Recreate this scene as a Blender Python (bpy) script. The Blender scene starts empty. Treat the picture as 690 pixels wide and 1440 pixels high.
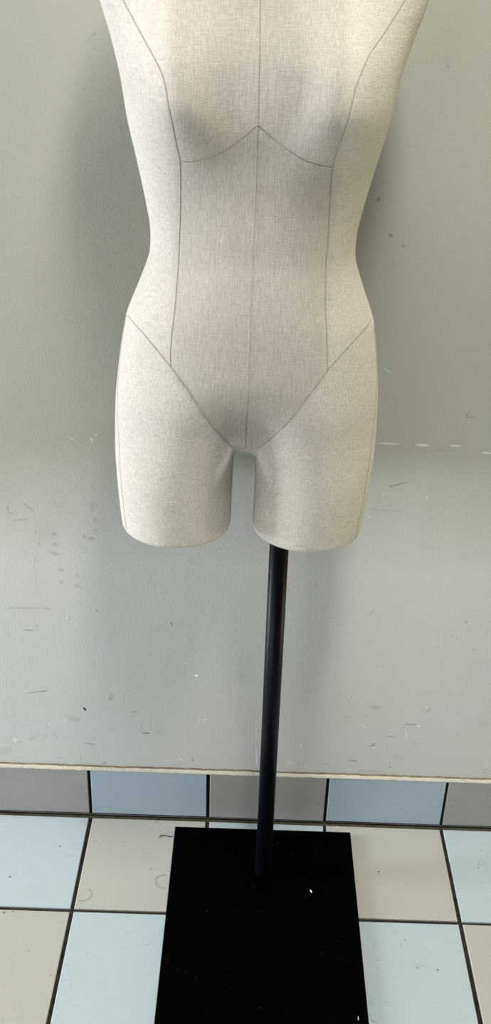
import bpy, math, random
import numpy as np
from mathutils import Vector, Matrix
from mathutils.bvhtree import BVHTree

random.seed(7)
SC = bpy.context.scene
COL = SC.collection

# ------------------------------------------------------------------ helpers
def mesh_obj(name, verts, faces, mats, parent=None, fmat=None, smooth=False):
    me = bpy.data.meshes.new(name)
    me.from_pydata([tuple(v) for v in verts], [], faces)
    for m in mats if isinstance(mats, (list, tuple)) else [mats]:
        me.materials.append(m)
    if fmat is not None:
        me.polygons.foreach_set('material_index', fmat)
    me.polygons.foreach_set('use_smooth', [smooth] * len(me.polygons))
    me.update()
    o = bpy.data.objects.new(name, me)
    COL.objects.link(o)
    o.parent = parent
    return o

def tag(o, label=None, cat=None, group=None, kind=None):
    for k, v in (('label', label), ('category', cat), ('group', group), ('kind', kind)):
        if v:
            o[k] = v
    return o

class Geo:
    """collects shapes for ONE mesh object"""
    def __init__(self):
        self.v, self.f, self.m = [], [], []
    def slab(self, x0, x1, y0, y1, z0, z1, b, mi=0, jit=0.0):
        """box whose top (+z) edges are bevelled by b"""
        j = lambda: random.uniform(-jit, jit)
        n = len(self.v)
        c = [(x0 + j(), y0 + j()), (x1 + j(), y0 + j()), (x1 + j(), y1 + j()), (x0 + j(), y1 + j())]
        d = [(b, b), (-b, b), (-b, -b), (b, -b)]
        self.v += [(p[0], p[1], z0) for p in c]
        self.v += [(p[0], p[1], z1 - b) for p in c]
        self.v += [(p[0] + e[0] * .4, p[1] + e[1] * .4, z1 - b * .4) for p, e in zip(c, d)]
        self.v += [(p[0] + e[0], p[1] + e[1], z1) for p, e in zip(c, d)]
        for k in range(3):
            for i in range(4):
                a, q = n + 4 * k + i, n + 4 * k + (i + 1) % 4
                self.f.append((a, q, q + 4, a + 4)); self.m.append(mi)
        self.f.append((n + 12, n + 13, n + 14, n + 15)); self.m.append(mi)
        self.f.append((n + 3, n + 2, n + 1, n)); self.m.append(mi)
    def box(self, x0, x1, y0, y1, z0, z1, mi=0):
        n = len(self.v)
        self.v += [(x, y, z) for z in (z0, z1) for x, y in ((x0, y0), (x1, y0), (x1, y1), (x0, y1))]
        for f in ((3, 2, 1, 0), (4, 5, 6, 7), (0, 1, 5, 4), (1, 2, 6, 5), (2, 3, 7, 6), (3, 0, 4, 7)):
            self.f.append(tuple(n + i for i in f)); self.m.append(mi)
    def tube(self, pts, r, sides=6, mi=0):
        pts = [Vector(p) for p in pts]
        rr = r if isinstance(r, (list, tuple)) else [r] * len(pts)
        n = len(self.v)
        for i, p in enumerate(pts):
            t = (pts[min(i + 1, len(pts) - 1)] - pts[max(i - 1, 0)]).normalized()
            a = t.cross(Vector((0.13, 1, 0.07))).normalized(); b = t.cross(a)
            for k in range(sides):
                w = 2 * math.pi * k / sides
                self.v.append(tuple(p + (a * math.cos(w) + b * math.sin(w)) * rr[i]))
        for i in range(len(pts) - 1):
            for k in range(sides):
                q = n + i * sides
                self.f.append((q + k, q + (k + 1) % sides, q + sides + (k + 1) % sides, q + sides + k)); self.m.append(mi)
        self.f.append(tuple(n + k for k in range(sides))[::-1]); self.m.append(mi)
        self.f.append(tuple(n + (len(pts) - 1) * sides + k for k in range(sides))); self.m.append(mi)
    def build(self, name, mats, parent=None, smooth=False):
        return mesh_obj(name, self.v, self.f, mats, parent, self.m, smooth)

def pchip(xs, ys, x):
    """monotone cubic interpolation"""
    xs, ys, x = np.array(xs, float), np.array(ys, float), np.asarray(x, float)
    o = np.argsort(xs); xs, ys = xs[o], ys[o]
    h = np.diff(xs); d = np.diff(ys) / h
    m = np.zeros(len(xs)); m[0], m[-1] = d[0], d[-1]
    for i in range(1, len(xs) - 1):
        if d[i - 1] * d[i] > 0:
            w1, w2 = 2 * h[i] + h[i - 1], h[i] + 2 * h[i - 1]
            m[i] = (w1 + w2) / (w1 / d[i - 1] + w2 / d[i])
    k = np.clip(np.searchsorted(xs, x) - 1, 0, len(xs) - 2)
    t = np.clip((x - xs[k]) / h[k], 0, 1)
    return (ys[k] * (2 * t**3 - 3 * t**2 + 1) + h[k] * m[k] * (t**3 - 2 * t**2 + t)
            + ys[k + 1] * (-2 * t**3 + 3 * t**2) + h[k] * m[k + 1] * (t**3 - t**2))

def smoothstep(a, b, x):
    t = np.clip((x - a) / (b - a), 0, 1)
    return t * t * (3 - 2 * t)

# ------------------------------------------------------------------ node helpers
class NT:
    def __init__(self, name):
        self.mat = bpy.data.materials.new(name)
        self.mat.use_nodes = True
        self.t = self.mat.node_tree
        self.t.nodes.clear()
        self.out = self.t.nodes.new('ShaderNodeOutputMaterial')
        self.p = self.t.nodes.new('ShaderNodeBsdfPrincipled')
        self.t.links.new(self.p.outputs[0], self.out.inputs[0])
    def put(self, sock, v):
        if isinstance(v, bpy.types.NodeSocket):
            self.t.links.new(v, sock)
        elif isinstance(v, (tuple, list)) and len(v) == 3 and sock.type == 'RGBA':
            sock.default_value = (*v, 1)
        else:
            sock.default_value = v
    def node(self, kind, ins=(), **props):
        n = self.t.nodes.new('ShaderNode' + kind)
        for k, v in props.items():
            setattr(n, k, v)
        for k, v in (ins.items() if isinstance(ins, dict) else enumerate(ins)):
            if v is not None:
                self.put(n.inputs[k], v)
        return n
    def math(self, op, a, b=None, c=None, clamp=False):
        return self.node('Math', (a, b, c), operation=op, use_clamp=clamp).outputs[0]
    def vmath(self, op, a, b=None):
        n = self.node('VectorMath', (a, b), operation=op)
        return n.outputs['Value'] if op in ('LENGTH', 'DISTANCE', 'DOT_PRODUCT') else n.outputs[0]
    def coords(self, kind='Object'):
        return self.node('TexCoord').outputs[kind]
    def noise(self, vec, scale, detail=2.0, rough=0.5, dist=0.0):
        return self.node('TexNoise', {'Vector': vec, 'Scale': scale, 'Detail': detail,
                                      'Roughness': rough, 'Distortion': dist}).outputs[0]
    def mapping(self, vec, scale=(1, 1, 1), rot=(0, 0, 0), loc=(0, 0, 0)):
        return self.node('Mapping', {'Vector': vec, 'Location': loc, 'Rotation': rot, 'Scale': scale}).outputs[0]
    def ramp(self, x, a, b, c=0.0, d=1.0):
        n = self.node('MapRange', {'Value': x, 'From Min': a, 'From Max': b, 'To Min': c, 'To Max': d})
        return n.outputs[0]
    def mix(self, f, a, b, blend='MIX'):
        n = self.t.nodes.new('ShaderNodeMix'); n.data_type = 'RGBA'; n.blend_type = blend
        self.put(n.inputs[0], f); self.put(n.inputs[6], a); self.put(n.inputs[7], b)
        return n.outputs[2]
    def bump(self, h, strength, dist):
        return self.node('Bump', {'Height': h, 'Strength': strength, 'Distance': dist}).outputs[0]
    def done(self, col, rough=0.5, normal=None, spec=0.5, **kw):
        self.put(self.p.inputs['Base Color'], col)
        self.put(self.p.inputs['Roughness'], rough)
        self.put(self.p.inputs['Specular IOR Level'], spec)
        if normal is not None:
            self.put(self.p.inputs['Normal'], normal)
        for k, v in kw.items():
            self.put(self.p.inputs[k], v)
        return self.mat

# ------------------------------------------------------------------ measures
T = 0.2                    # floor tile module
X0 = -0.280654             # a wall joint of the tiling
D1 = 0.206                 # first floor row ends here
SK_H, SK_T = 0.1023, 0.0068
GR = 0.0062                # grout joint width
YA = -0.155                # depth of the body axis

# ------------------------------------------------------------------ materials
def mark(n, U, V, wob, x, z, rx, rz, ang, amt, soft):
    c, s = math.cos(ang), math.sin(ang)
    dx = n.math('SUBTRACT', U, x); dz = n.math('SUBTRACT', V, z)
    u = n.math('MULTIPLY_ADD', dx, c / rx, n.math('MULTIPLY', dz, s / rx))
    w = n.math('MULTIPLY_ADD', dx, -s / rz, n.math('MULTIPLY', dz, c / rz))
    r2 = n.math('MULTIPLY_ADD', u, u, n.math('MULTIPLY_ADD', w, w, wob))
    return n.ramp(r2, 1 - soft, 1 + soft * .3, amt * (.78 if amt < .9 else 1), 0)

def wall_material():
    n = NT('painted_wall')
    P = n.coords()
    big = n.noise(P, 2.3, 3, .55)
    mid = n.noise(n.mapping(P, (9, 9, 5)), 1.0, 4, .6)
    fine = n.noise(P, 420, 2, .6)
    speck = n.noise(P, 190, 1, .5)
    xyz = n.node('SeparateXYZ', (P,))
    X, Z = xyz.outputs[0], xyz.outputs[2]
    # the wall colour is lighter on the lower stretch, with a soft edge
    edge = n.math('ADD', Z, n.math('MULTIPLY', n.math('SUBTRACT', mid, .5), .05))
    low = n.ramp(edge, WALL_Z[0], WALL_Z[1], 1, 0)
    col = n.mix(low, WALL_HI, WALL_LO)
    col = n.mix(n.ramp(big, .35, .68), col, (1.04, 1.02, .97), 'MULTIPLY')
    col = n.mix(n.ramp(mid, .3, .75, 0, .55), col, (.93, .94, .93), 'MULTIPLY')
    col = n.mix(n.ramp(fine, .35, .7, 0, .5), col, (.93, .93, .93), 'MULTIPLY')
    col = n.mix(n.ramp(speck, .735, .76, 0, .55), col, (.28, .28, .26))
    h = n.math('ADD', n.math('MULTIPLY', fine, .6), n.math('MULTIPLY', mid, 2.0))
    wob = n.math('MULTIPLY', n.math('SUBTRACT', n.noise(P, 130, 2, .6), .5), .9)
    for (x, z, rx, rz, ang, shade, amt, soft, hh) in WALL_MARKS:
        m = mark(n, X, Z, wob, x, z, rx, rz, ang, amt, soft)
        col = n.mix(m, col, shade)
        if hh:
            h = n.math('ADD', h, n.math('MULTIPLY', m, hh))
    return n.done(col, n.ramp(mid, .3, .7, .42, .58), n.bump(h, .35, .0012), .35)

def tile_material(name, base, mott, marks=False):
    n = NT(name)
    P = n.coords()
    big = n.noise(P, 7, 4, .6)
    fine = n.noise(P, 330, 3, .65)
    spots = n.noise(P, 150, 1, .5)
    smear = n.noise(n.mapping(P, (18, 34, 18), (0, 0, .6)), 1, 5, .62, 1.2)
    col = n.mix(n.ramp(big, .35, .7, 0, .8), base, mott)
    col = n.mix(n.ramp(fine, .4, .7, 0, .5), col, tuple(c * .87 for c in base))
    col = n.mix(n.ramp(smear, .58, .75, 0, .28), col, (.42, .40, .36))
    col = n.mix(n.ramp(spots, .755, .78, 0, .5), col, (.16, .15, .13))
    if marks:
        xyz = n.node('SeparateXYZ', (P,))
        wob = n.math('MULTIPLY', n.math('SUBTRACT', n.noise(P, 260, 2, .6), .5), .9)
        for (x, y, rx, ry, ang, shade, amt, soft) in FLOOR_MARKS:
            col = n.mix(mark(n, xyz.outputs[0], xyz.outputs[1], wob, x, y, rx, ry, ang, amt, soft), col, shade)
    h = n.math('ADD', fine, n.math('MULTIPLY', big, .6))
    return n.done(col, n.ramp(smear, .3, .7, .33, .5), n.bump(h, .18, .0008), .45)

def grout_material(name, c0, c1):
    n = NT(name)
    P = n.coords()
    k = n.noise(P, 60, 4, .65)
    f = n.noise(P, 600, 2, .6)
    return n.done(n.mix(n.ramp(k, .35, .65), c0, c1), .9, n.bump(f, .6, .001), .2)

def linen_material():
    n = NT('linen_cloth')
    P = n.coords()
    xyz = n.node('SeparateXYZ', (P,))
    dx = n.math('ABSOLUTE', n.math('SUBTRACT', xyz.outputs[0], -.033))
    vee = n.math('ADD', .765, n.math('SUBTRACT', n.math('MULTIPLY', dx, 1.75), n.math('MULTIPLY', n.math('MULTIPLY', dx, dx), 3.7)))
    side = n.math('MAXIMUM', n.ramp(dx, .079, .090), n.ramp(n.math('SUBTRACT', xyz.outputs[2], vee), -.006, .003, 1, 0))
    # warp threads run up the front panels and slant across the side panels
    warp_f = n.noise(n.mapping(P, (560, 260, 62)), 1, 3, .7)
    weft_f = n.noise(n.mapping(P, (105, 105, 620)), 1, 3, .7)
    warp_s = n.noise(n.mapping(P, (520, 520, 170), (0, .45, 0)), 1, 3, .7)
    weft_s = n.noise(n.mapping(P, (150, 150, 640), (0, .35, 0)), 1, 3, .7)
    slub = n.noise(n.mapping(P, (70, 70, 420)), 1, 3, .7)
    slubv = n.noise(n.mapping(P, (330, 330, 45)), 1, 3, .7)
    mott = n.noise(P, 34, 4, .62)
    stain = n.noise(P, 6.5, 3, .5)
    warp = n.mix(side, warp_f, warp_s)
    weft = n.mix(side, weft_f, weft_s)
    base = n.mix(n.ramp(stain, .35, .7), LINEN_A, LINEN_B)
    # the front panels get a slightly darker, browner tint than the rest
    base = n.mix(side, n.mix(1.0, base, FRONT_TINT, 'MULTIPLY'), base)
    col = n.mix(n.ramp(warp, .36, .60, n.math('SUBTRACT', .74, n.math('MULTIPLY', side, .27)), 0), base, tuple(c * .62 for c in LINEN_A))
    col = n.mix(n.ramp(weft, .34, .56, n.math('SUBTRACT', .44, n.math('MULTIPLY', side, .06)), 0), col, tuple(c * .62 for c in LINEN_A))
    col = n.mix(n.ramp(slub, .585, .70, 0, .62), col, tuple(c * .62 for c in LINEN_B))
    col = n.mix(n.ramp(slubv, .63, .76, 0, .5), col, tuple(min(1, c * 1.22) for c in LINEN_A))
    col = n.mix(n.ramp(mott, .4, .72, 0, .35), col, tuple(c * .80 for c in LINEN_B))
    # regular ribs of the front panels
    rib = n.math('SINE', n.math('ADD', n.math('MULTIPLY', xyz.outputs[0], 2550), n.math('MULTIPLY', slubv, 5)))
    rib = n.math('MULTIPLY', n.ramp(rib, -1, 1), n.math('SUBTRACT', 1, side))
    col = n.mix(n.math('MULTIPLY', rib, n.ramp(mott, .3, .7, .10, .30)), col, tuple(c * .58 for c in LINEN_A))
    h = n.math('ADD', warp, n.math('MULTIPLY', weft, .8))
    return n.done(col, .92, n.bump(h, .6, .0008), .12, **{'Sheen Weight': .12, 'Sheen Roughness': .5})

def plain_material(name, col, rough, spec=.5, noise=0.0, bump=0.0):
    n = NT(name)
    P = n.coords()
    k = n.noise(P, 240, 3, .6)
    c = n.mix(n.ramp(k, .35, .7, 0, noise), col, tuple(x * .5 for x in col))
    return n.done(c, rough, n.bump(k, bump, .0005) if bump else None, spec)

def base_material():
    n = NT('black_powder_coat')
    P = n.coords()
    fine = n.noise(P, 900, 2, .6)
    dust = n.noise(P, 260, 2, .6)
    scr = n.noise(n.mapping(P, (900, 26, 20), (0, 0, .08)), 1, 2, .5)
    col = n.mix(n.ramp(dust, .735, .78, 0, .20), BLACK, (.20, .21, .22))
    col = n.mix(n.ramp(scr, .765, .80, 0, .16), col, (.14, .15, .17))
    return n.done(col, n.ramp(dust, .3, .7, .50, .60), n.bump(fine, .10, .0003), .006)

BLACK = (.0006, .0007, .0011)
FRONT_TINT = (.885, .872, .838)
LINEN_A = (.550, .512, .456)
LINEN_B = (.535, .500, .448)
WALL_HI = (.325, .325, .284)
WALL_LO = (.525, .54, .525)
WALL_Z = (.50, .70)

# marks on the paint, a few of them painted shading: x, z, half length, half width, tilt, colour, strength, softness, relief
RD = (.26, .20, .17); WH = (.93, .93, .92); DK = (.10, .10, .09); GY = (.25, .26, .25); LT = (.80, .81, .78); BK = (.012, .012, .012)
WALL_MARKS = [
    (0.1213, 1.0421, 0.00311, 0.00247, 0.38, DK, .75, .7, 0),
    (0.1405, 0.9980, 0.00368, 0.00226, -0.47, DK, .7, .7, 0),
    (0.1579, 0.9852, 0.00270, 0.00216, 0.03, DK, .55, .7, 0),
    (0.1273, 1.0637, 0.00531, 0.00210, -0.14, RD, .3, .9, 0),
    (0.1476, 0.9613, 0.00269, 0.01296, 0.30, RD, .16, .9, 0),
    (0.2678, 0.7561, 0.00244, 0.00317, 0.03, DK, .5, .6, 0),
    (0.2739, 0.7542, 0.00588, 0.00110, -0.02, DK, .6, .5, 0),
    (0.1664, 0.7108, 0.01790, 0.00141, -0.02, LT, .4, .6, .6),
    (0.2121, 0.7103, 0.01094, 0.00206, -0.02, LT, .5, .6, .8),
    (0.2578, 0.7108, 0.00895, 0.00163, -0.02, LT, .4, .6, .6),
    (0.3027, 0.7015, 0.00900, 0.00142, -0.04, LT, .45, .6, .6),
    (0.2438, 0.7027, 0.01590, 0.00131, 0.02, GY, .5, .6, -.5),  # grey line painted as the shadow under the light streaks
    (0.2091, 0.7014, 0.00588, 0.00111, 0.43, GY, .25, .6, 0),
    (0.1864, 0.6484, 0.01351, 0.00110, 0.35, DK, .65, .5, -.6),
    (0.1736, 0.6445, 0.00301, 0.00160, 0.35, DK, .4, .6, 0),
    (0.1590, 0.6258, 0.00755, 0.00110, 1.09, GY, .3, .7, 0),
    (0.1638, 0.6294, 0.00153, 0.00172, 0.04, LT, .6, .6, .8),
    (0.1474, 0.5941, 0.00134, 0.00152, 0.04, LT, .6, .6, .8),
    (0.1680, 0.6053, 0.02876, 0.00110, -0.00, GY, .4, .6, -.4),
    (0.2964, 0.6748, 0.00403, 0.00110, 0.93, GY, .4, .6, 0),
    (-0.3774, 0.5899, 0.00123, 0.00652, -0.12, DK, .42, .6, -.4),
    (-0.3739, 0.5818, 0.00457, 0.00144, -0.41, DK, .42, .6, -.4),
    (-0.3664, 0.5856, 0.00110, 0.00479, -0.37, GY, .35, .6, 0),
    (-0.3473, 0.5922, 0.01348, 0.00129, -0.77, DK, .40, .6, -.4),
    (-0.3339, 0.5915, 0.00123, 0.00710, -0.16, GY, .25, .8, 0),
    (-0.3624, 0.5705, 0.01172, 0.00129, 0.19, DK, .38, .6, -.4),
    (-0.3529, 0.5720, 0.00306, 0.00121, -0.37, DK, .38, .6, 0),
    (-0.2530, 0.5956, 0.00512, 0.01056, -0.16, GY, .45, .8, 0),
    (-0.2519, 0.5734, 0.00417, 0.00708, 0.04, GY, .5, .8, 0),
    (-0.2515, 0.5568, 0.00272, 0.00358, 0.04, GY, .5, .7, 0),
    (-0.2688, 0.5454, 0.00336, 0.00361, 0.04, GY, .62, .7, 0),
    (-0.2584, 0.5434, 0.00626, 0.00339, -0.08, GY, .58, .7, 0),
    (-0.3127, 0.5485, 0.00475, 0.00365, -0.27, GY, .6, .7, 0),
    (-0.3116, 0.5317, 0.00418, 0.00319, -0.12, GY, .6, .7, 0),
    (-0.3359, 0.5308, 0.00317, 0.00292, 0.04, GY, .42, .7, 0),
    (-0.3146, 0.5158, 0.01045, 0.00323, -0.25, GY, .45, .8, 0),
    (-0.3430, 0.5037, 0.00320, 0.00494, 0.04, GY, .3, .8, 0),
    (-0.3397, 0.5511, 0.00210, 0.00480, 0.04, GY, .3, .8, 0),
    (-0.2763, 0.6259, 0.00308, 0.00275, 0.04, GY, .3, .8, 0),
    (-0.2672, 0.6228, 0.00308, 0.00229, 0.04, GY, .25, .8, 0),
    (-0.3033, 0.6192, 0.00247, 0.00230, 0.04, GY, .4, .8, 0),
    (-0.3076, 0.5983, 0.00414, 0.00349, 0.04, GY, .25, .9, 0),
    (-0.3250, 0.5517, 0.02100, 0.02621, 0.04, RD, .13, 1, 0),
    (-0.3057, 0.4865, 0.00493, 0.00374, 0.04, GY, .45, .8, 0),
    (-0.3069, 0.4652, 0.00367, 0.00379, 0.04, GY, .5, .8, 0),
    (-0.2827, 0.4774, 0.00365, 0.00326, 0.04, GY, .35, .8, 0),
    (-0.2825, 0.4598, 0.00598, 0.00384, -0.17, GY, .5, .8, 0),
    (-0.3443, 0.4688, 0.00162, 0.03255, 0.04, GY, .18, 1, 0),
    (-0.3653, 0.4168, 0.03941, 0.00143, 0.04, GY, .45, .7, 0),
    (-0.3315, 0.4169, 0.00544, 0.00170, -0.02, GY, .5, .7, 0),
    (-0.3007, 0.4011, 0.00264, 0.00171, 0.04, LT, .75, .5, 1),
    (-0.2986, 0.3999, 0.00132, 0.00132, 0.04, DK, .6, .5, 0),
    (-0.2552, 0.4160, 0.00371, 0.00117, 0.82, DK, .65, .5, 0),
    (-0.3628, 0.3762, 0.00825, 0.00121, -0.04, DK, .6, .5, -.4),
    (-0.3489, 0.3847, 0.00283, 0.00121, -0.17, DK, .55, .5, 0),
    (-0.3576, 0.2567, 0.01884, 0.00155, 0.23, GY, .75, .5, -.5),
    (-0.3449, 0.2586, 0.00595, 0.00167, 0.29, DK, .5, .5, 0),
    (-0.2825, 0.2253, 0.00189, 0.00409, 0.55, BK, .97, .25, .6),
    (-0.1019, 0.2996, 0.00288, 0.00240, 0.55, WH, 1, .3, 1),
    (-0.1408, 0.3956, 0.00156, 0.00470, 0.21, DK, .7, .5, 0),
    (-0.2389, 0.2516, 0.00516, 0.00715, 0.04, RD, .38, .8, 0),
    (-0.2402, 0.2473, 0.00459, 0.00201, 0.04, DK, .35, .7, 0),
    (-0.2974, 0.2042, 0.00941, 0.00658, -0.51, GY, .34, .9, 0),
    (-0.3089, 0.2067, 0.00743, 0.00423, -0.82, GY, .25, .9, 0),
    (-0.2030, 0.2228, 0.00693, 0.00131, 0.04, DK, .5, .6, 0),
    (-0.2186, 0.2439, 0.00115, 0.00862, 0.04, GY, .4, .7, 0),
    (-0.2111, 0.2656, 0.00306, 0.00135, -0.80, GY, .5, .7, 0),
    (-0.1842, 0.1794, 0.00819, 0.00164, 0.04, DK, .78, .5, -.6),
    (-0.1909, 0.1925, 0.00117, 0.01324, 0.11, GY, .35, .7, 0),
    (-0.1758, 0.1946, 0.00116, 0.01329, -0.02, GY, .3, .7, 0),
    (-0.1643, 0.1818, 0.00269, 0.01063, 0.83, GY, .2, .8, 0),
    (-0.2764, 0.1530, 0.01053, 0.00168, -0.18, DK, .5, .6, -.4),
    (-0.3998, 0.1553, 0.00402, 0.00455, 0.04, LT, .6, .5, 1),
    (-0.3965, 0.1524, 0.00236, 0.00152, 0.04, GY, .5, .6, 0),  # shading painted in grey beside the light chip
    (-0.4206, 0.1316, 0.01549, 0.01013, 0.46, GY, .28, 1, 0),
    (-0.3687, 0.1626, 0.01200, 0.00548, 0.64, GY, .28, .9, 0),
    (-0.3498, 0.1649, 0.00293, 0.00906, -0.41, GY, .28, .9, 0),
    (-0.3332, 0.1686, 0.00243, 0.00882, 0.26, GY, .28, .9, 0),
    (-0.3277, 0.1203, 0.00596, 0.00139, 0.04, GY, .45, .6, 0),
    (-0.2544, 0.1127, 0.00515, 0.00162, 0.51, DK, .6, .5, 0),
    (-0.2944, 0.1217, 0.00119, 0.00524, 0.04, DK, .45, .6, 0),
    (-0.2632, 0.1292, 0.00142, 0.00184, 0.04, DK, .6, .5, 0),
    (-0.1069, 0.1252, 0.00166, 0.00215, 0.04, DK, .8, .5, 0),
    (-0.0876, 0.2116, 0.00139, 0.00176, 0.04, WH, .9, .4, .6),
    (-0.1211, 0.3224, 0.00112, 0.00137, 0.04, WH, .7, .4, .5),
    (-0.1437, 0.1236, 0.01671, 0.00184, 0.13, LT, .3, .6, .4),
    (-0.1271, 0.1259, 0.00237, 0.00384, 0.04, LT, .4, .6, .4),
    (-0.1573, 0.1850, 0.00817, 0.01481, 0.04, GY, .15, .9, 0),
    (-0.0007, 0.1375, 0.00154, 0.02426, 0.09, LT, .55, .5, 1),
    (0.0023, 0.1346, 0.00118, 0.02128, 0.09, GY, .4, .5, 0),
    (-0.0035, 0.1886, 0.00110, 0.02945, 0.04, LT, .3, .6, .4),
    (-0.0221, 0.3098, 0.01574, 0.04107, 0.04, GY, .10, .5, 0),
    (-0.0220, 0.2246, 0.01843, 0.04878, 0.04, GY, .08, .5, 0),
    (0.1879, 0.2479, 0.01147, 0.00573, -0.05, GY, .42, .8, 0),
    (0.1723, 0.2298, 0.00524, 0.00131, -0.75, GY, .4, .7, 0),
    (0.2717, 0.2456, 0.00491, 0.00156, 0.64, DK, .45, .6, 0),
    (0.2473, 0.2155, 0.01271, 0.00220, -0.02, GY, .62, .6, -.6),
    (0.2591, 0.2130, 0.00344, 0.00295, 0.27, LT, .4, .6, .6),
    (0.2410, 0.1975, 0.00162, 0.00888, 0.31, LT, .55, .6, .8),
    (0.2175, 0.1891, 0.00640, 0.00148, -0.02, DK, .5, .6, -.5),
    (0.1890, 0.1684, 0.00429, 0.00208, 0.49, DK, .6, .5, -.8),
    (0.1904, 0.1654, 0.00394, 0.00146, -0.39, WH, .6, .5, .8),
    (0.1910, 0.1730, 0.00246, 0.00145, 0.70, DK, .5, .5, 0),
    (0.1600, 0.1352, 0.00779, 0.00167, -0.18, DK, .6, .5, -.6),
    (0.1429, 0.2689, 0.00204, 0.00213, 0.04, WH, .6, .5, .8),
    (0.1440, 0.2689, 0.00159, 0.00114, 0.04, DK, .5, .5, 0),
    (0.1403, 0.2270, 0.00919, 0.00145, 0.04, GY, .42, .7, .4),
    (0.1716, 0.2093, 0.00304, 0.00213, 0.69, LT, .45, .7, .6),
    (0.2561, 0.1758, 0.00116, 0.00526, 0.27, GY, .4, .7, 0),
    (0.2138, 0.1664, 0.00117, 0.01202, 0.04, GY, .25, .8, 0),
    (0.2309, 0.1460, 0.01680, 0.00601, -0.18, GY, .22, 1, 0),
    (0.2212, 0.1241, 0.00142, 0.00185, 0.04, DK, .7, .5, 0),
    (0.1888, 0.1149, 0.02373, 0.00186, -0.00, GY, .3, .7, .4),
    (0.3802, 0.1217, 0.00401, 0.00527, 0.04, GY, .5, .6, -.8),
    (0.3813, 0.1218, 0.00189, 0.00279, 0.04, LT, .6, .6, .6),
    (0.3820, 0.1341, 0.00117, 0.00923, 0.04, LT, .35, .7, .4),
    (0.3630, 0.2218, 0.01031, 0.00879, 0.04, RD, .22, 1, 0),
    (0.3103, 0.4174, 0.00263, 0.00156, -0.06, DK, .5, .6, 0),
    (0.2999, 0.3866, 0.00131, 0.00160, 0.04, DK, .45, .6, 0),
    (0.3290, 0.3664, 0.00132, 0.00162, 0.04, DK, .5, .6, 0),
    (0.1646, 0.4285, 0.00137, 0.00866, -0.46, GY, .3, .7, 0),
    (0.1534, 0.2792, 0.00113, 0.00141, 0.04, DK, .5, .6, 0),
    (-0.2594, 0.7693, 0.01299, 0.00110, -1.14, GY, .55, .6, 0),
    (-0.2505, 0.7026, 0.00164, 0.00319, 0.31, LT, .5, .6, .8),
    (-0.2442, 0.7104, 0.00199, 0.00173, 0.04, LT, .4, .6, .6),
    (-0.2794, 0.7037, 0.00787, 0.00111, -0.55, LT, .25, .7, .4),
    (-0.2572, 0.7099, 0.00239, 0.00217, 0.04, GY, .3, .7, 0),
    (-0.3466, 0.7122, 0.00291, 0.00133, -0.35, GY, .4, .7, 0),
    (-0.2317, 0.6446, 0.00204, 0.00226, 0.04, GY, .4, .7, 0),
    (-0.2320, 1.2125, 0.01398, 0.00199, 0.72, GY, .55, .9, 0),
    (-0.2250, 1.2195, 0.00492, 0.00168, 0.72, DK, .25, .9, 0),
    (-0.2513, 1.0185, 0.00197, 0.00140, 0.03, GY, .5, .7, 0),
    (-0.2617, 0.9728, 0.00176, 0.00131, -0.51, GY, .4, .7, 0),
    (0.1879, 1.2032, 0.00979, 0.00624, 0.19, GY, .30, 1, 0),
    (0.1896, 1.1956, 0.00200, 0.00123, 0.03, DK, .4, .7, 0),
    (0.1808, 1.1634, 0.00169, 0.00111, 0.03, GY, .5, .7, 0),
    (0.1689, 0.7474, 0.00137, 0.00148, 0.03, GY, .6, .7, 0),
    (0.1535, 0.8182, 0.00702, 0.00116, -0.58, LT, .3, .7, .5),
    (0.2272, 0.6282, 0.00203, 0.00229, 0.04, LT, .3, .7, .5),
    (0.0353, 0.4771, 0.00139, 0.00163, 0.04, DK, .5, .5, 0),
    (0.0441, 0.4711, 0.00128, 0.00151, 0.04, DK, .5, .5, 0),
    (0.0554, 0.1246, 0.00592, 0.00615, 0.04, LT, .35, .6, .8),
    (0.0566, 0.1231, 0.00478, 0.00184, 0.27, GY, .45, .6, 0),
    (0.0817, 0.1195, 0.00237, 0.00308, 0.04, LT, .4, .6, .6),
    (0.0724, 0.1619, 0.00242, 0.00590, 0.48, LT, .35, .6, .6),
    (0.1110, 0.1254, 0.00600, 0.00228, 0.38, GY, .35, .7, 0),
    (0.0868, 0.1954, 0.00503, 0.00140, -0.59, GY, .3, .7, 0),
    (0.0816, 0.2663, 0.00159, 0.00199, 0.04, LT, .6, .5, .6),
    (0.1151, 0.4070, 0.00679, 0.00128, -0.37, GY, .3, .7, 0),
]
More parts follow.
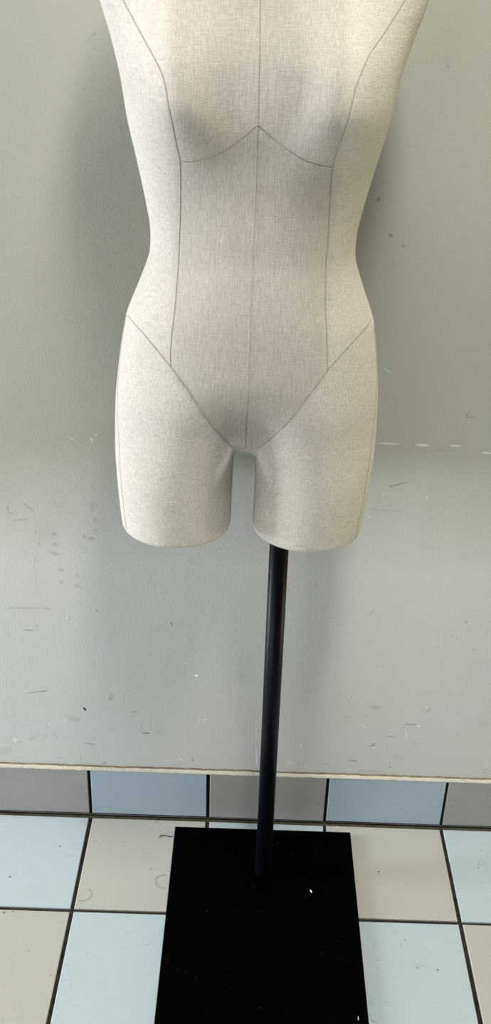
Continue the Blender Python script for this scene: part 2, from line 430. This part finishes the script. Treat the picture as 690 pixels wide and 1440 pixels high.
FLOOR_MARKS = [
    (0.3750, -0.0842, 0.00710, 0.00689, 0.04, GY, .42, .35),
    (0.3750, -0.0842, 0.00473, 0.00469, 0.04, LT, .25, .35),
    (-0.3219, -0.0780, 0.00187, 0.00189, 0.04, BK, .85, .5),
    (-0.3894, -0.1456, 0.00203, 0.00206, 0.04, BK, .85, .5),
    (-0.1657, -0.1198, 0.00172, 0.00163, 0.04, BK, .7, .5),
    (-0.1675, -0.0165, 0.00194, 0.00165, 0.05, DK, .7, .5),
    (-0.3623, -0.1224, 0.00898, 0.00229, -0.98, GY, .2, .9),
    (-0.2781, -0.1793, 0.01332, 0.01130, 0.04, GY, .08, .9),
    (0.2426, -0.2895, 0.00302, 0.00190, -0.39, DK, .6, .7),
    (0.2715, -0.2920, 0.00231, 0.00172, 0.04, BK, .7, .5),
    (0.2443, -0.2845, 0.01228, 0.00634, -0.17, GY, .16, 1),
    (0.2297, -0.2400, 0.00162, 0.00156, 0.04, BK, .6, .5),
    (0.2026, -0.1098, 0.00186, 0.00195, 0.04, BK, .85, .5),
    (0.3674, -0.0937, 0.00188, 0.00185, 0.04, DK, .5, .5),
    (0.1862, -0.2783, 0.00148, 0.00149, 0.04, DK, .6, .5),
    (0.1695, -0.3787, 0.00480, 0.00181, -0.57, DK, .5, .7),
    (0.1691, -0.3498, 0.00304, 0.00687, 0.04, GY, .25, .9),
    (-0.3827, -0.2151, 0.00217, 0.00205, 0.04, BK, .8, .5),
    (-0.3700, -0.2133, 0.00163, 0.00178, 0.04, BK, .7, .5),
    (0.1331, -0.0094, 0.00196, 0.00249, 0.05, WH, .7, .5),
    (0.1413, -0.0140, 0.00171, 0.00265, 0.05, WH, .7, .5),
    (-0.2882, -0.0220, 0.01688, 0.00498, 0.05, GY, .25, 1),
    (-0.3575, -0.0152, 0.02418, 0.00336, 0.05, GY, .2, 1),
    (0.2283, -0.0084, 0.01963, 0.00418, 0.05, DK, .35, 1),
]

# ------------------------------------------------------------------ body surface
ZS = [1.490, 1.470, 1.430, 1.405, 1.385, 1.360, 1.330, 1.300, 1.262, 1.237, 1.190, 1.151, 1.110, 1.060, 1.030, 1.012, .990, .968, .944, .938, .930, .908, .873, .830, .770, .710, .656]
WS = [.044, .048, .050, .062, .095, .140, .166, .170, .1655, .1575, .1452, .1388, .1298, .1192, .1147, .1150, .1215, .1302, .1403, .1428, .1442, .1484, .1533, .1578, .1597, .1570, .1521]
ZD = [1.490, 1.470, 1.430, 1.400, 1.360, 1.310, 1.260, 1.200, 1.150, 1.110, 1.060, 1.020, .980, .940, .880, .840, .800, .765, .70, .656]
DF = [.044, .048, .050, .056, .066, .070, .076, .084, .085, .079, .073, .073, .080, .086, .088, .086, .080, .076, .073, .072]
DB = [.044, .048, .056, .066, .084, .096, .098, .096, .089, .081, .070, .063, .067, .080, .098, .101, .096, .084, .070, .066]

def x_axis(z):
    return -.0300 - (1.26 - z) * .0105

G = .0138                  # half the gap between the thighs
MS = 44                    # points along one side of a ring

def bust(x, z, c):
    up = np.where(z > BZ, BUP, BDN)
    r = 0
    for s in (-1, 1):
        r = r + BA * np.exp(-np.abs((x - s * BX) / BW) ** 2.4 - np.abs((z - BZ) / up) ** 2.2)
    return r * smoothstep(.0, .5, c)
PUB = .021
BA, BX, BZ, BUP, BDN, BW = .046, .086, 1.178, .085, .056, .055

def half_ring(z):
    """right half of a body section, front to back: x relative to the body axis, y world"""
    w = float(pchip(ZS, WS, z)); f = float(pchip(ZD, DF, z)); b = float(pchip(ZD, DB, z))
    nf, nb = 2.3, 2.2
    q = np.linspace(0, 1, MS + 1)
    a0 = math.asin((G / w) ** (nf / 2)); a1 = math.asin((G / w) ** (nb / 2))
    th = a0 + (math.pi - a0 - a1) * q
    s, c = np.sin(th), np.cos(th)
    k = smoothstep(-.35, .35, c)
    nn = nb + (nf - nb) * k
    x = w * np.abs(s) ** (2 / nn)
    y = np.where(c > 0, -f, b) * np.abs(c) ** (2 / nn)
    x[0] = x[-1] = G
    y = y - bust(x, z, c)
    y = y - .0045 * float(smoothstep(.905, .79, np.array(z))) * np.exp(-((x - .088) / .050) ** 2) * smoothstep(.0, .5, c)
    y = y + PUB * float(smoothstep(.885, .80, np.array(z))) * np.exp(-(x / .050) ** 2) * smoothstep(.0, .5, c)
    y = y + .016 * float(smoothstep(.85, .80, np.array(z))) * np.exp(-(x / .026) ** 2) * np.sign(c) * smoothstep(.0, .5, np.abs(c))

    return x, YA + y

def leg_ring(z, K):
    """right thigh section: MS+1 outer points front to back, then K-1 inner points back to front"""
    w = float(pchip(ZS, WS, z)); f = float(pchip(ZD, DF, z)); b = float(pchip(ZD, DB, z))
    cx, hw = (w + G) / 2, (w - G) / 2
    n = 2.04
    a0 = -.62
    th = np.concatenate([np.linspace(a0, math.pi - a0, MS + 1),
                         np.linspace(math.pi - a0, 2 * math.pi + a0, K + 1)[1:-1]])
    s, c = np.sin(th), np.cos(th)
    x = cx + hw * np.sign(s) * np.abs(s) ** (2 / n)
    y = np.where(c > 0, -f, b) * np.sign(c) * np.sign(c) * np.abs(c) ** (2 / n)
    return x, YA + y

def body_mesh():
    V, F = [], []
    zt = list(np.arange(1.488, .815, -.0085)) + [.812]
    N = MS + 1
    rings = []
    for z in zt:
        x, y = half_ring(z)
        xa = x_axis(z)
        r = [len(V) + i for i in range(N)]
        V += [(xa + x[i], y[i], z) for i in range(N)]
        l = [len(V) + i for i in range(N)]
        V += [(xa - x[i], y[i], z) for i in range(N)]
        rings.append((r, l))
    for (r, l), (r2, l2) in zip(rings, rings[1:]):
        for i in range(N - 1):
            F.append((r[i], r2[i], r2[i + 1], r[i + 1]))
            F.append((l[i + 1], l2[i + 1], l2[i], l[i]))
        F.append((l[0], l2[0], r2[0], r[0]))
        F.append((r[-1], r2[-1], l2[-1], l[-1]))
    # neck closing
    r, l = rings[0]
    for i in range(N - 1):
        F.append((l[i], r[i], r[i + 1], l[i + 1]))
    # crotch bridge: from the back midline under the body to the front midline
    K = 14
    r0, l0 = rings[-1]
    zb = zt[-1]
    yf, yb = V[r0[0]][1], V[r0[-1]][1]
    br, bl = [], []
    for k in range(1, K):
        t = k / K                                   # 0 back, 1 front
        ang = math.pi * t
        y = (yf + yb) / 2 + (yb - yf) / 2 * math.copysign(abs(math.cos(ang)) ** .8, math.cos(ang))
        z = zb - (zb - CROTCH) * math.sin(ang) ** .75
        xa = x_axis(z)
        br.append(len(V)); V.append((xa + G, y, z))
        bl.append(len(V)); V.append((xa - G, y, z))
    chain_r = [r0[-1]] + br + [r0[0]]; chain_l = [l0[-1]] + bl + [l0[0]]
    for a in range(K):
        F.append((chain_r[a], chain_r[a + 1], chain_l[a + 1], chain_l[a]))
    # thighs
    top = {1: r0 + br, -1: l0 + bl}
    zl = [.800, .788, .776, .764, .752, .740, .725, .710, .695, .682, .672, .665, .6622, .661]
    for s in (1, -1):
        prev = top[s]
        base = [V[i] for i in prev]
        for z in zl:
            lx, ly = leg_ring(z, K)
            hx, hy = half_ring(z)
            m = float(smoothstep(.812, .715, np.array(z)))
            xa = x_axis(z)
            inset = 0.0 if z > .6640 else (.0006 if z > .6615 else .0022)
            cx, cy = float(np.mean(lx)), float(np.mean(ly))
            cur = []
            for i in range(len(prev)):
                if i < N:
                    px, py, pz = hx[i] * (1 - m) + lx[i] * m, hy[i] * (1 - m) + ly[i] * m, z
                else:
                    q = base[i]
                    g = float(smoothstep(.812, .73, np.array(z)))
                    px = G * (1 - g) + lx[i] * g
                    py = q[1] * (1 - g) + ly[i] * g
                    # the inner wall starts at the bridge and follows down
                    pz = q[2] + (z - .812) / (.661 - .812) * (.661 - q[2])
                    px = max(px, G)
                if inset:
                    d = math.hypot(px - cx, py - cy)
                    px += (cx - px) / d * inset; py += (cy - py) / d * inset
                cur.append(len(V)); V.append((xa + s * px, py, pz))
            L = len(cur)
            for i in range(L):
                j = (i + 1) % L
                q = (prev[i], cur[i], cur[j], prev[j])
                F.append(q if s == 1 else q[::-1])
            prev = cur
        f = tuple(prev)
        # flat sole of the thigh: an inset loop and a centre
        c = [V[i] for i in f]
        mx, my = sum(p[0] for p in c) / len(c), sum(p[1] for p in c) / len(c)
        ins = []
        for p in c:
            ins.append(len(V)); V.append((mx + (p[0] - mx) * .9, my + (p[1] - my) * .9, .661))
        ctr = len(V); V.append((mx, my, .661))
        for i in range(len(f)):
            j = (i + 1) % len(f)
            q = (f[i], ins[i], ins[j], f[j]); t3 = (ins[i], ctr, ins[j])
            F.append(q if s == 1 else q[::-1]); F.append(t3 if s == 1 else t3[::-1])
    return V, F
CROTCH = .767

# ------------------------------------------------------------------ build: setting
def build_setting():
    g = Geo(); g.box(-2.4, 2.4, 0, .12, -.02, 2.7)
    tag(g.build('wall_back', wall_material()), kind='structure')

    blue = tile_material('pale_blue_tile', (.44, .530, .565), (.465, .555, .585), True)
    beige = tile_material('beige_tile', (.445, .438, .400), (.47, .46, .42), True)
    grout = grout_material('dark_grout', (.018, .014, .011), (.045, .040, .030))
    olive = grout_material('olive_mortar', (.050, .047, .030), (.085, .080, .055))
    g = Geo()
    g.box(-2.4, 2.4, -3.6, 0, -.03, -.0035, 2)
    g.box(-2.4, 2.4, -.0112, -.0050, -.0035, -.0018, 3)
    for i in range(-10, 13):
        xa = X0 + i * T
        for j in range(0, 17):
            y1 = -.0115 if j == 0 else -(D1 + (j - 1) * T) - GR / 2
            y0 = -(D1 + j * T) + GR / 2
            g.slab(xa + GR / 2, xa + T - GR / 2, y0, y1, -.006, 0, .0011, 1 if (i + j) % 2 == 0 else 0, .0006)
    tag(g.build('floor', [blue, beige, grout, olive]), kind='structure')

    # skirting: half tiles standing against the wall, dark joints between them
    g = Geo()
    g.box(-2.4, 2.4, -.0020, 0, .0002, SK_H - .003, 3)
    for i in range(-10, 13):
        xa = X0 + i * T
        sl = Geo()
        sl.slab(xa + .0026, xa + T - .0026, .0058, SK_H, 0, SK_T, .0009, 1 if i % 2 else 0, .0006)
        n = len(g.v)
        g.v += [(x, -z, y) for (x, y, z) in sl.v]
        g.f += [tuple(n + k for k in f) for f in sl.f]; g.m += sl.m
    sk_blue = tile_material('steel_blue_tile', (.30, .385, .46), (.325, .41, .485))
    sk_grey = tile_material('warm_grey_tile', (.275, .270, .262), (.30, .292, .28))
    tag(g.build('baseboard_back', [sk_blue, sk_grey, grout, grout_material('black_joint', (.005, .004, .004), (.014, .012, .010))]), kind='structure')

    # uneven cream bead of filler along the top of the skirting
    filler = plain_material('cream_filler', (.60, .575, .485), .8, .2, .35, .5)
    crack = grout_material('filler_crack', (.16, .13, .09), (.26, .22, .15))
    V, F, fm = [], [], []
    rnd = random.Random(3)
    nx = 600
    prof = [0, .25, .5, .75, 1]
    ph = [rnd.uniform(0, 6.28) for _ in range(8)]
    for i in range(nx + 1):
        x = -2.4 + 4.8 * i / nx
        wv = sum(math.sin(x * fr + p) for fr, p in zip((9, 23, 41, 77, 140, 230, 310, 420), ph)) / 8
        d = SK_T + .0004 + .0009 * wv + rnd.uniform(-.0004, .0004)
        t = SK_H + .0046 + .0016 * wv + rnd.uniform(-.0003, .0003)
        b = SK_H - .0012 - .0010 * abs(wv) + rnd.uniform(-.0006, .0004)
        V += [(x, -SK_T * .8, b), (x, -d, b + .0005), (x, -d * .9, SK_H + .0012), (x, -d * .5, t), (x, .001, t + .0012)]
        if i:
            a, c = (i - 1) * 5, i * 5
            for k in range(4):
                F.append((a + k, c + k, c + k + 1, a + k + 1)); fm.append(1 if k == 3 else 0)
    o = mesh_obj('trim_1', V, F, [filler, crack], None, fm, True)
    tag(o, kind='structure')

# ------------------------------------------------------------------ build: dress form
SEAMS = {
    'front_seam': [[(-0.0329, 1.2823), (-0.0323, 1.2645), (-0.031, 1.21), (-0.0306, 1.1557), (-0.0308, 1.0959), (-0.0315, 1.0446), (-0.0324, 0.956), (-0.0326, 0.8842), (-0.0337, 0.8214), (-0.0339, 0.791)]],
    'bust_seam': [[(-0.108, 1.1174), (-0.1, 1.1172), (-0.0921, 1.1184), (-0.0742, 1.1241), (-0.0567, 1.1349), (-0.0429, 1.1454), (-0.0306, 1.1557)], [(-0.0306, 1.1557), (-0.0183, 1.1461), (-0.0001, 1.132), (0.0181, 1.1221), (0.0327, 1.118), (0.0451, 1.1164)]],
    'princess_seam': [[(-0.1742, 1.2753), (-0.1643, 1.2605), (-0.1456, 1.2343), (-0.1267, 1.2087), (-0.1202, 1.1958), (-0.1168, 1.1755), (-0.1127, 1.1525), (-0.11, 1.1304), (-0.108, 1.1174), (-0.1095, 1.0615), (-0.1123, 1.0012), (-0.1155, 0.9564), (-0.119, 0.93), (-0.1202, 0.9099), (-0.1194, 0.8971)], [(0.1173, 1.2863), (0.1061, 1.2679), (0.087, 1.2407), (0.0719, 1.2223), (0.06, 1.196), (0.0577, 1.1805), (0.053, 1.1563), (0.0468, 1.132), (0.0452, 1.1156), (0.046, 1.0892), (0.0473, 1.0437), (0.0466, 1.0061), (0.0481, 0.9697), (0.0508, 0.9472), (0.0535, 0.9155), (0.0546, 0.8984)]],
    'thigh_seam': [[(-0.1721, 0.9386), (-0.1617, 0.9355), (-0.1466, 0.9246), (-0.1316, 0.9104), (-0.1186, 0.8964), (-0.0991, 0.8716), (-0.0791, 0.8383), (-0.0631, 0.8096), (-0.054, 0.7946), (-0.0481, 0.7881)], [(0.1043, 0.9431), (0.0927, 0.9357), (0.0853, 0.9299), (0.0697, 0.9153), (0.0557, 0.9), (0.0346, 0.87), (0.0213, 0.8499), (0.0026, 0.8201), (-0.013, 0.796), (-0.0211, 0.7882)]],
}
def build_form():
    root = bpy.data.objects.new('dress_form', None)
    COL.objects.link(root)
    root.location = (.0145, -.126, 0)
    tag(root, 'linen covered torso dress form with thigh stumps on a black pole and base plate', 'dress form')
    off = Matrix.Translation(-Vector(root.location))

    V, F = body_mesh()
    o = mesh_obj('torso', V, F, linen_material(), None, None, True)
    md = o.modifiers.new('s', 'SUBSURF'); md.levels = md.render_levels = 1
    dg = bpy.context.evaluated_depsgraph_get()
    me = bpy.data.meshes.new_from_object(o.evaluated_get(dg))
    o.modifiers.clear(); o.data = me
    me.name = 'torso'
    me.polygons.foreach_set('use_smooth', [True] * len(me.polygons))
    bv = BVHTree.FromPolygons([v.co for v in me.vertices], [tuple(p.vertices) for p in me.polygons])
    o.parent = root; o.matrix_parent_inverse = off

    thread = plain_material('seam_shadow', (.30, .26, .22), .95, .1)
    for name, lines in SEAMS.items():
        for ln in lines:
            pts = []
            for (x0, z0), (x1, z1) in zip(ln, ln[1:]):
                m = max(2, int(math.hypot(x1 - x0, z1 - z0) / .003))
                for k in range(m):
                    pts.append((x0 + (x1 - x0) * k / m, z0 + (z1 - z0) * k / m))
            pts.append(ln[-1])
            # smooth the corner points a little
            P = np.array(pts)
            for _ in range(4):
                P[1:-1] = P[1:-1] * .5 + (P[:-2] + P[2:]) * .25
            hit = []
            for x, z in P:
                h = bv.ray_cast(Vector((x, -1, z)), Vector((0, 1, 0)))
                if h[0] is not None and h[0].y < -.02:
                    hit.append(h[0] - h[1] * .00012 if h[1].y > 0 else h[0] + h[1] * .00012)
            if len(hit) > 2:
                g = Geo(); g.tube(hit, .00041, 6)
                s = g.build(name, thread, o, True)
    # side seams down the outside of both thighs
    for sx in (-1, 1):
        hit = []
        for z in np.arange(.936, .664, -.006):
            h = bv.ray_cast(Vector((sx * 1.0, -.193 + .02 * smoothstep(.70, .94, z), z)), Vector((-sx, 0, 0)))
            if h[0] is not None:
                hit.append(h[0])
        g = Geo(); g.tube(hit, .00041, 6)
        g.build('side_seam', thread, o, True)
    return root, o, bv

def build_stand(root):
    off = Matrix.Translation(-Vector(root.location))
    blk = plain_material('black_pole_paint', (.0018, .0033, .0056), .40, .11)
    g = Geo()
    px, py = root.location.x, root.location.y
    ns = 32
    r = .0128
    zz = [.0085, .70]
    for z in zz:
        g.v += [(px + r * math.cos(2 * math.pi * k / ns), py + r * math.sin(2 * math.pi * k / ns), z) for k in range(ns)]
    for k in range(ns):
        j = (k + 1) % ns
        g.f.append((k, j, ns + j, ns + k)); g.m.append(0)
    g.f.append(tuple(range(ns))[::-1]); g.m.append(0)
    g.f.append(tuple(range(ns, 2 * ns))); g.m.append(0)
    p = g.build('pole', blk, root, True)
    p.matrix_parent_inverse = off
    g = Geo()
    g.slab(-.1342, .1614, -.435, -.0343, .0002, .0098, .0012)
    b = g.build('base_plate', base_material(), root)
    b.matrix_parent_inverse = off

# ------------------------------------------------------------------ build: loose bits on the floor and the plate
def bit(name, pts, r, m, label, cat):
    g = Geo()
    c = Vector(pts[len(pts) // 2])
    g.tube([tuple(Vector(p) - c) for p in pts], r, 6)
    o = g.build(name, m, None, True)
    o.location = c
    tag(o, label, cat)

def arc(cx, cy, z, r, a0, a1, n=22, wob=.0):
    return [(cx + r * (1 + wob * math.sin(3 * k / n * 6.28)) * math.cos(a0 + (a1 - a0) * k / n),
             cy + r * math.sin(a0 + (a1 - a0) * k / n), z) for k in range(n + 1)]

def build_bits():
    lint = plain_material('white_lint', (.80, .80, .78), .9, .1)
    pale = plain_material('straw_fibre', (.52, .50, .40), .9, .1)
    hair = plain_material('grey_hair', (.10, .095, .085), .6, .3)
    bit('lint_fleck', [(.0887, -.1618, .0110), (.0898, -.1632, .0112), (.0903, -.1650, .0111), (.0912, -.1668, .0110)],
        [.0005, .0011, .0012, .0006], lint, 'small white fleck of lint lying in the middle right of the black base plate', 'lint')
    bit('fibre', [(.1468, -.3795, .0106), (.1471, -.3830, .0107), (.1470, -.3860, .0106)],
        [.0004, .0007, .0005], pale, 'short straw coloured fibre near the front right corner of the black base plate', 'fibre')
    bit('hair_strand', arc(-.1440, -.1450, .0006, .0135, 1.2, 5.0, 26, .08), .00022, hair,
        'fine curled hair on the beige tile beside the left edge of the black base plate', 'hair')
    bit('dust_wisp', [(-.1600, -.0515, .0010), (-.1578, -.0490, .0013), (-.1540, -.0468, .0013), (-.1490, -.0476, .0012), (-.1440, -.0494, .0011), (-.1375, -.0500, .0010)],
        [.0005, .0011, .0006, .0008, .0009, .0006], hair, 'dark wisp of dust by the back left corner of the black base plate', 'dust')
    bit('hair_strand', arc(-.2680, -.1760, .0006, .0130, -1.9, 1.0, 22, .06), .00020, hair,
        'fine curved hair on the beige tile beside the dark grout joint at left', 'hair')

# ------------------------------------------------------------------ lights, camera
def area(name, loc, aim, sx, sy, power, col):
    l = bpy.data.lights.new(name, 'AREA'); l.shape = 'RECTANGLE'
    l.size, l.size_y, l.energy, l.color = sx, sy, power, col
    o = bpy.data.objects.new(name, l); COL.objects.link(o)
    o.location = loc
    o.rotation_euler = (Vector(aim) - Vector(loc)).to_track_quat('-Z', 'Y').to_euler()
    return o

def build_light():
    w = bpy.data.worlds.new('room_light'); SC.world = w; w.use_nodes = True
    bg = w.node_tree.nodes['Background']
    bg.inputs[0].default_value = (.95, .98, 1, 1); bg.inputs[1].default_value = WORLD
    for a in LIGHTS:
        area(*a)
WORLD = .10
LIGHTS = [
    ('window_daylight', (-3.2, -.36, .72), (0, -.2, .7), .6, 1.35, 150, (.92, .95, 1)),
    ('ceiling_lamp', (.14, -.82, 2.35), (.1, -.5, 0), .20, .7, 35, (1, .965, .89)),
    ('side_window', (3.0, -.34, .46), (0, -.2, .4), .55, .85, 38, (1, .90, .56)),
    ('low_front_fill', (-2.0, -2.6, .48), (0, 0, .3), 2.2, .9, 35, (.96, .98, 1)),  # added unseen fill, brightens the thighs and the lower wall
]

def build_camera():
    f, pit, rol, yaw = 1436.24, .485969, .03101, -.003402
    fw = Vector((math.sin(yaw) * math.cos(pit), math.cos(yaw) * math.cos(pit), -math.sin(pit)))
    rt = fw.cross(Vector((0, 0, 1))).normalized(); up = rt.cross(fw)
    r = rt * math.cos(rol) + up * math.sin(rol); u = up * math.cos(rol) - rt * math.sin(rol)
    c = bpy.data.cameras.new('camera'); o = bpy.data.objects.new('camera', c); COL.objects.link(o)
    c.sensor_fit = 'VERTICAL'; c.sensor_height = 36; c.lens = f * 36 / 1440; c.clip_start = .02
    m = Matrix((r, u, -fw)).transposed().to_4x4()
    m.translation = Vector((-.027712, -1.309402, 1.287265))
    o.matrix_world = m
    SC.camera = o

build_setting()
ROOT, TORSO, BV = build_form()
build_stand(ROOT)
build_bits()
build_light()
build_camera()
SC.view_settings.view_transform = 'Standard'
SC.view_settings.look = 'None'
SC.view_settings.gamma = 1
SC.view_settings.use_curve_mapping = False
SC.view_settings.exposure = 0.0
SC.cycles.max_bounces = 8
